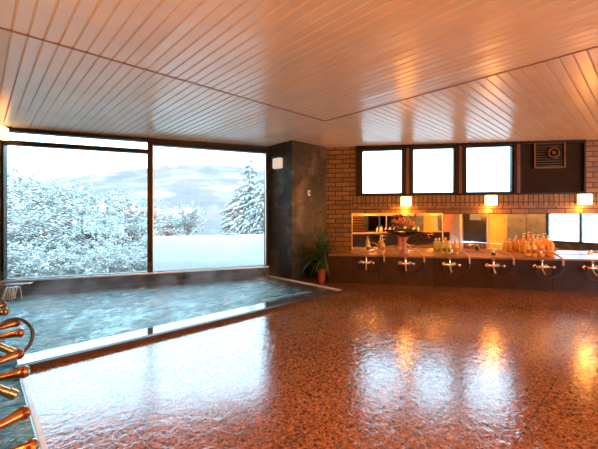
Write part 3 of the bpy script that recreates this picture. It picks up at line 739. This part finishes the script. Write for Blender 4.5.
# ------------------------------------------------------------------ outside: winter valley
MSNOW = m_noise('packed_snow', (.26, .235, .22), (.30, .275, .255), 1.5, .7, .3, .1)
MBARK = m_noise('snowy_bark', (.16, .145, .13), (.30, .27, .25), 10, .8, .2, .01)
MNEED = m_noise('haze_paled_needles', (.12, .115, .105), (.25, .23, .21), 3, .7, 0)  # needle colour lightened to imitate haze
MFSNOW = m_noise('snow_on_branches', (.38, .34, .305), (.50, .455, .415), 2, .7, 0)
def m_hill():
    m = mat('hazy_snow_forest_slope', (.6, .65, .7), .9); t = NT(m); o = t.obj()
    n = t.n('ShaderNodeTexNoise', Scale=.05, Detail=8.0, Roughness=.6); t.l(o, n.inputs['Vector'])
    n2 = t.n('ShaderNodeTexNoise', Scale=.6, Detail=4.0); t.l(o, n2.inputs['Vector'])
    c = t.ramp(n.outputs[0], [(.44, (.115, .080, .078)), (.53, (.140, .100, .095)), (.60, (.24, .20, .18))])  # distant haze is mixed into these snow and forest colours
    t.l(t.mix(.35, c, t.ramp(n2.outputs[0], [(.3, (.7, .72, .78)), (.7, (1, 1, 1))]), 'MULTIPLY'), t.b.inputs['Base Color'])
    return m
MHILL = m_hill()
def terrain(name, m, x0, x1, y0, y1, nx, ny, f):
    b = MB()
    for j in range(ny + 1):
        for i in range(nx + 1):
            x = x0 + (x1 - x0) * i / nx; y = y0 + (y1 - y0) * j / ny; b.v.append((x, y, f(x, y)))
    for j in range(ny):
        for i in range(nx):
            k = j * (nx + 1) + i; b.f.append((k, k + 1, k + nx + 2, k + nx + 1))
    return struct(b.build(name, m, loc=wloc(), rz=WA, smooth=True))
def gnd(x, y): return -1.2 - max(0, y - 6) * .05 + .3 * noise.noise(Vector((x * .15, y * .15, 0)))
terrain('ground_snow', MSNOW, -90, 60, .3, 120, 60, 50, gnd)
def hill(x, y):
    t = (y - 110) / 200; r_ = min(1, max(0, t))
    return -10 + r_ * (48 + 9 * noise.noise(Vector((x * .012 + 3, y * .012, 0))) + 4 * noise.noise(Vector((x * .05, y * .05, 0)))) * (1 + .25 * math.sin(x * .012 + .4)) * min(1, max(0, (y * .62 - x) / (y * .2)))
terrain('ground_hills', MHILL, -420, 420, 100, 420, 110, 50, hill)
# snow bank just outside the right-hand pane
def bank(x, y):
    return .68 + .015 * noise.noise(Vector((x * 1.5, y * 1.5, 0)))
b = MB(); nx, ny = 40, 20
X0, X1 = -2.2, 3.2
for j in range(ny + 1):
    for i in range(nx + 1):
        x = X0 + (X1 - X0) * i / nx; t = j / ny; y = .9 + 2.4 * t
        b.v.append((x, y, bank(x, y) - 1.75 * (1 - min(1, t / .8)) ** 1.6))
for j in range(ny):
    for i in range(nx):
        k_ = j * (nx + 1) + i; b.f.append((k_, k_ + 1, k_ + nx + 2, k_ + nx + 1))
n0 = len(b.v); edge = [i for i in range(nx + 1)] + [j * (nx + 1) + nx for j in range(1, ny + 1)] + [ny * (nx + 1) + i for i in range(nx - 1, -1, -1)] + [j * (nx + 1) for j in range(ny - 1, 0, -1)]
b.v += [(b.v[i][0], b.v[i][1], -1.8) for i in edge]
for q in range(len(edge)):
    q2 = (q + 1) % len(edge); b.f.append((edge[q], n0 + q, n0 + q2, edge[q2]))
tag(b.build('snow_bank', MSNOW, loc=wloc(), rz=WA, smooth=True), 'smooth flat-topped snow bank outside the pane beside the slate column', 'snow bank')

def conifer_meshes(seed, h, rad, n_layers, snow=.6):
    rr = random.Random(seed); nb_, sb = MB(), MB()
    for i in range(n_layers):
        t = i / (n_layers - 1); z = h * (.10 + .88 * t); rl = rad * (1 - t) ** .6 * rr.uniform(.75, 1.15) + .12; k = int(7 + 9 * (1 - t))
        for j in range(k):
            a = rr.uniform(0, 6.283); L_ = rl * rr.uniform(.45, 1.2); z = h * min(.98, max(.06, .10 + .88 * t + rr.gauss(0, .03))); dr = rr.uniform(.15, .45) * L_; c, s_ = math.cos(a), math.sin(a)
            for q in range(9):
                f = (q + .5) / 9; cx_, cy_, cz_ = c * L_ * f, s_ * L_ * f, z - dr * f * f
                w_ = .24 * rl * (1 - f * .5) * rr.uniform(.6, 1.2) / (1 + .1 * rad); hh = .06 * rr.uniform(.6, 1.3) * (1 + rad * .35)
                ox, oy = rr.uniform(-.5, .5) * w_, rr.uniform(-.5, .5) * w_
                a2 = a + rr.uniform(-.9, .9); ca, sa = math.cos(a2), math.sin(a2)
                def blob(B, up, sc):
                    l_, ww = w_ * sc * 1.2, w_ * sc * .55
                    B.add([(cx_ + ox + ca * l_, cy_ + oy + sa * l_, cz_ + up - hh * .6), (cx_ + ox - sa * ww, cy_ + oy + ca * ww, cz_ + up), (cx_ + ox - ca * l_, cy_ + oy - sa * l_, cz_ + up), (cx_ + ox + sa * ww, cy_ + oy - ca * ww, cz_ + up), (cx_ + ox, cy_ + oy, cz_ + up + hh), (cx_ + ox, cy_ + oy, cz_ + up - hh)],
                          [(0, 1, 4), (1, 2, 4), (2, 3, 4), (3, 0, 4), (1, 0, 5), (2, 1, 5), (3, 2, 5), (0, 3, 5)])
                blob(nb_, -hh * .6, 1.0)
                if rr.random() < snow: blob(sb, hh * .3, .9)
    return nb_, sb
def broad_meshes(seed, h, rad):
    rr = random.Random(seed); tw, sb = MB(), MB(); nb_ = MB()
    for i in range(46):
        a = rr.uniform(0, 6.283); el = rr.uniform(.2, 1.35); L_ = rad * rr.uniform(.7, 1.15); z0 = h * rr.uniform(.25, .6)
        d = Vector((math.cos(a) * math.cos(el), math.sin(a) * math.cos(el), math.sin(el) * 1.3)); p0 = Vector((0, 0, z0)); p1 = p0 + d * L_ * .5 + Vector((0, 0, .1)); p2 = p0 + d * L_ + Vector((0, 0, -.15 * L_))
        P = arc(p0, p1, p2, 5); tw.tube(P, [.05, .04, .03, .025, .02, .012], 4)
        for q in range(13):
            t = rr.uniform(.25, 1); p = p0.lerp(p1, t * 2) if t < .5 else p1.lerp(p2, t * 2 - 1)
            d2 = Vector((rr.gauss(0, 1), rr.gauss(0, 1), rr.uniform(-.5, .9))).normalized(); l2 = rr.uniform(.25, .75)
            e_ = p + d2 * l2; tw.tube([p, p.lerp(e_, .5) + Vector((0, 0, .05)), e_], [.014, .01, .006], 3, False)
            for w_ in range(5):
                c = p.lerp(e_, rr.random()) + Vector((rr.gauss(0, .07), rr.gauss(0, .07), rr.gauss(0, .05))); s_ = rr.uniform(.06, .16); B = sb if rr.random() < .72 else nb_
                a3 = rr.uniform(0, 6.28); ca, sa = math.cos(a3) * s_, math.sin(a3) * s_; hz = s_ * .4
                B.add([c + Vector((ca, sa, -hz * .5)), c + Vector((-sa * .6, ca * .6, 0)), c + Vector((-ca, -sa, -hz * .3)), c + Vector((sa * .6, -ca * .6, 0)), c + Vector((0, 0, hz)), c + Vector((0, 0, -hz))],
                      [(0, 1, 4), (1, 2, 4), (2, 3, 4), (3, 0, 4), (1, 0, 5), (2, 1, 5), (3, 2, 5), (0, 3, 5)])
    return tw, nb_, sb
protos = []
for sd, (h, rad) in enumerate(((8.0, 2.1), (6.2, 1.9))):
    e = empty('snowy_conifer', (0, 0, 0), 0, '', 'tree'); nb_, sb = conifer_meshes(sd, h, rad, 20, .62)
    MB().tube([(0, 0, 0), (0, 0, h * .5), (0, 0, h)], [.16, .1, .02], 7).build('trunk', MBARK, e)
    nb_.build('needles', MNEED, e); sb.build('snow_cover', MFSNOW, e); protos.append([e, False])
for sd, (h, rad) in enumerate(((6.0, 2.9), (5.2, 2.6))):
    e = empty('snowy_tree', (0, 0, 0), 0, '', 'tree'); tw, nb_, sb = broad_meshes(20 + sd, h, rad)
    MB().tube([(0, 0, 0), (.1, 0, h * .3), (0, .05, h * .62)], [.17, .13, .06], 7).build('trunk', MBARK, e)
    tw.build('branches', MBARK, e); nb_.build('twigs', MNEED, e); sb.build('snow_cover', MFSNOW, e); protos.append([e, False])
def tree(kind, px, dist, top_py, label, group, rot):
    """stand a tree on the slope at a bearing and distance, sized by where its crown ends"""
    pr_ = protos[kind]
    if not pr_[1]: t = pr_[0]; pr_[1] = True
    else: t = copy_tree(pr_[0])
    X, Y = (px - CX) / FPX * dist, dist
    lx = (X - WO[0]) * math.cos(WA) + (Y - WO[1]) * math.sin(WA); ly = -(X - WO[0]) * math.sin(WA) + (Y - WO[1]) * math.cos(WA)
    z0 = gnd(lx, ly) - .1; top = CAMZ + (HY - top_py) * dist / FPX; hh = (8.0, 6.2, 6.3, 5.5)[kind]
    s = (top - z0) / hh; t.location = (X, Y, z0); t.scale = (s, s, s); t.rotation_euler = (0, 0, rot); t['label'] = label; t['group'] = group
    return t
tree(0, 250, 22, 158, 'tall snow-laden conifer standing nearest the slate column', 'snowy conifers outside', 0)
tree(1, 262, 17, 176, 'shorter snow-laden conifer at the edge of the window frame', 'snowy conifers outside', 1)
tree(1, 238, 26, 186, 'conifer with dark gaps beside the tall one', 'snowy conifers outside', 2)
tree(0, 228, 34, 204, 'small conifer at the foot of the conifer cluster', 'snowy conifers outside', 3)
tree(3, 188, 38, 204, 'low rounded snowy tree above the snow bank in the open valley view', 'snowy trees outside', .5)
tree(3, 168, 40, 210, 'low rounded snowy tree nearest the window mullion', 'snowy trees outside', 2.5)
TR = R
for i, (px, dist, ty) in enumerate(((-10, 16, 166), (14, 20, 176), (33, 24, 178), (50, 18, 184), (22, 13, 192), (70, 24, 186), (88, 20, 192), (66, 14, 203), (105, 26, 192), (124, 22, 196), (144, 28, 196), (98, 15, 206), (130, 16, 212), (40, 12, 214), (5, 11, 206), (112, 12.5, 232), (80, 11.5, 236), (146, 13, 234), (-30, 14, 160), (58, 30, 182), (40, 36, 178), (85, 38, 190), (118, 38, 192), (140, 46, 198), (20, 9.5, 246), (50, 9, 250), (82, 9.6, 252), (112, 9.2, 250), (140, 9.8, 248), (3, 9, 244), (66, 10.5, 244), (98, 10.6, 246), (126, 10.4, 246), (34, 10.8, 240))):
    low = ty >= 230; far = dist >= 26
    tree(2 + i % 2, px, dist, ty, 'low snow-buried bush close outside the bottom of the wide pane' if low else 'distant snow-covered tree whose crown meets the hills behind the thicket' if far else 'snow-covered bare tree in the middle of the dense white thicket outside the wide pane', 'low snowy bushes outside' if low else 'distant snowy trees' if far else 'snowy trees of the thicket', TR.uniform(0, 6))

# ------------------------------------------------------------------ thin steam drifting over the hot water
def m_steam():
    m = bpy.data.materials.new('thin_steam'); m.use_nodes = True; t = m.node_tree; t.nodes.clear()
    o = t.nodes.new('ShaderNodeOutputMaterial'); v = t.nodes.new('ShaderNodeVolumePrincipled'); tc_ = t.nodes.new('ShaderNodeTexCoord')
    n = t.nodes.new('ShaderNodeTexNoise'); n.inputs['Scale'].default_value = 2.2; n.inputs['Detail'].default_value = 3; n.inputs['Distortion'].default_value = .8
    r_ = t.nodes.new('ShaderNodeMapRange'); r_.inputs[1].default_value = .48; r_.inputs[2].default_value = .75; r_.inputs[3].default_value = 0; r_.inputs[4].default_value = .9
    t.links.new(tc_.outputs['Object'], n.inputs['Vector']); t.links.new(n.outputs[0], r_.inputs[0]); t.links.new(r_.outputs[0], v.inputs['Density'])
    v.inputs['Color'].default_value = (.95, .97, 1, 1); t.links.new(v.outputs[0], o.inputs['Volume']); return m
b = MB(); st = clip([(.1, PV + .5), (PU - .5, PV + .5), (PU - .5, 12), (.1, 12)], [to_uv(*wpt(-4.2, -2.2)), to_uv(*wpt(-.1, -2.2)), to_uv(*wpt(-.1, -.1)), to_uv(*wpt(-4.2, -.1))])
b.prism(st, .045, .42)
so = b.build('steam', m_steam(), rz=UA); so['kind'] = 'stuff'; so['category'] = 'steam'; so['label'] = 'thin white steam drifting over the hot pool water'
SC.cycles.volume_max_steps = 48; SC.cycles.volume_step_rate = 2.0
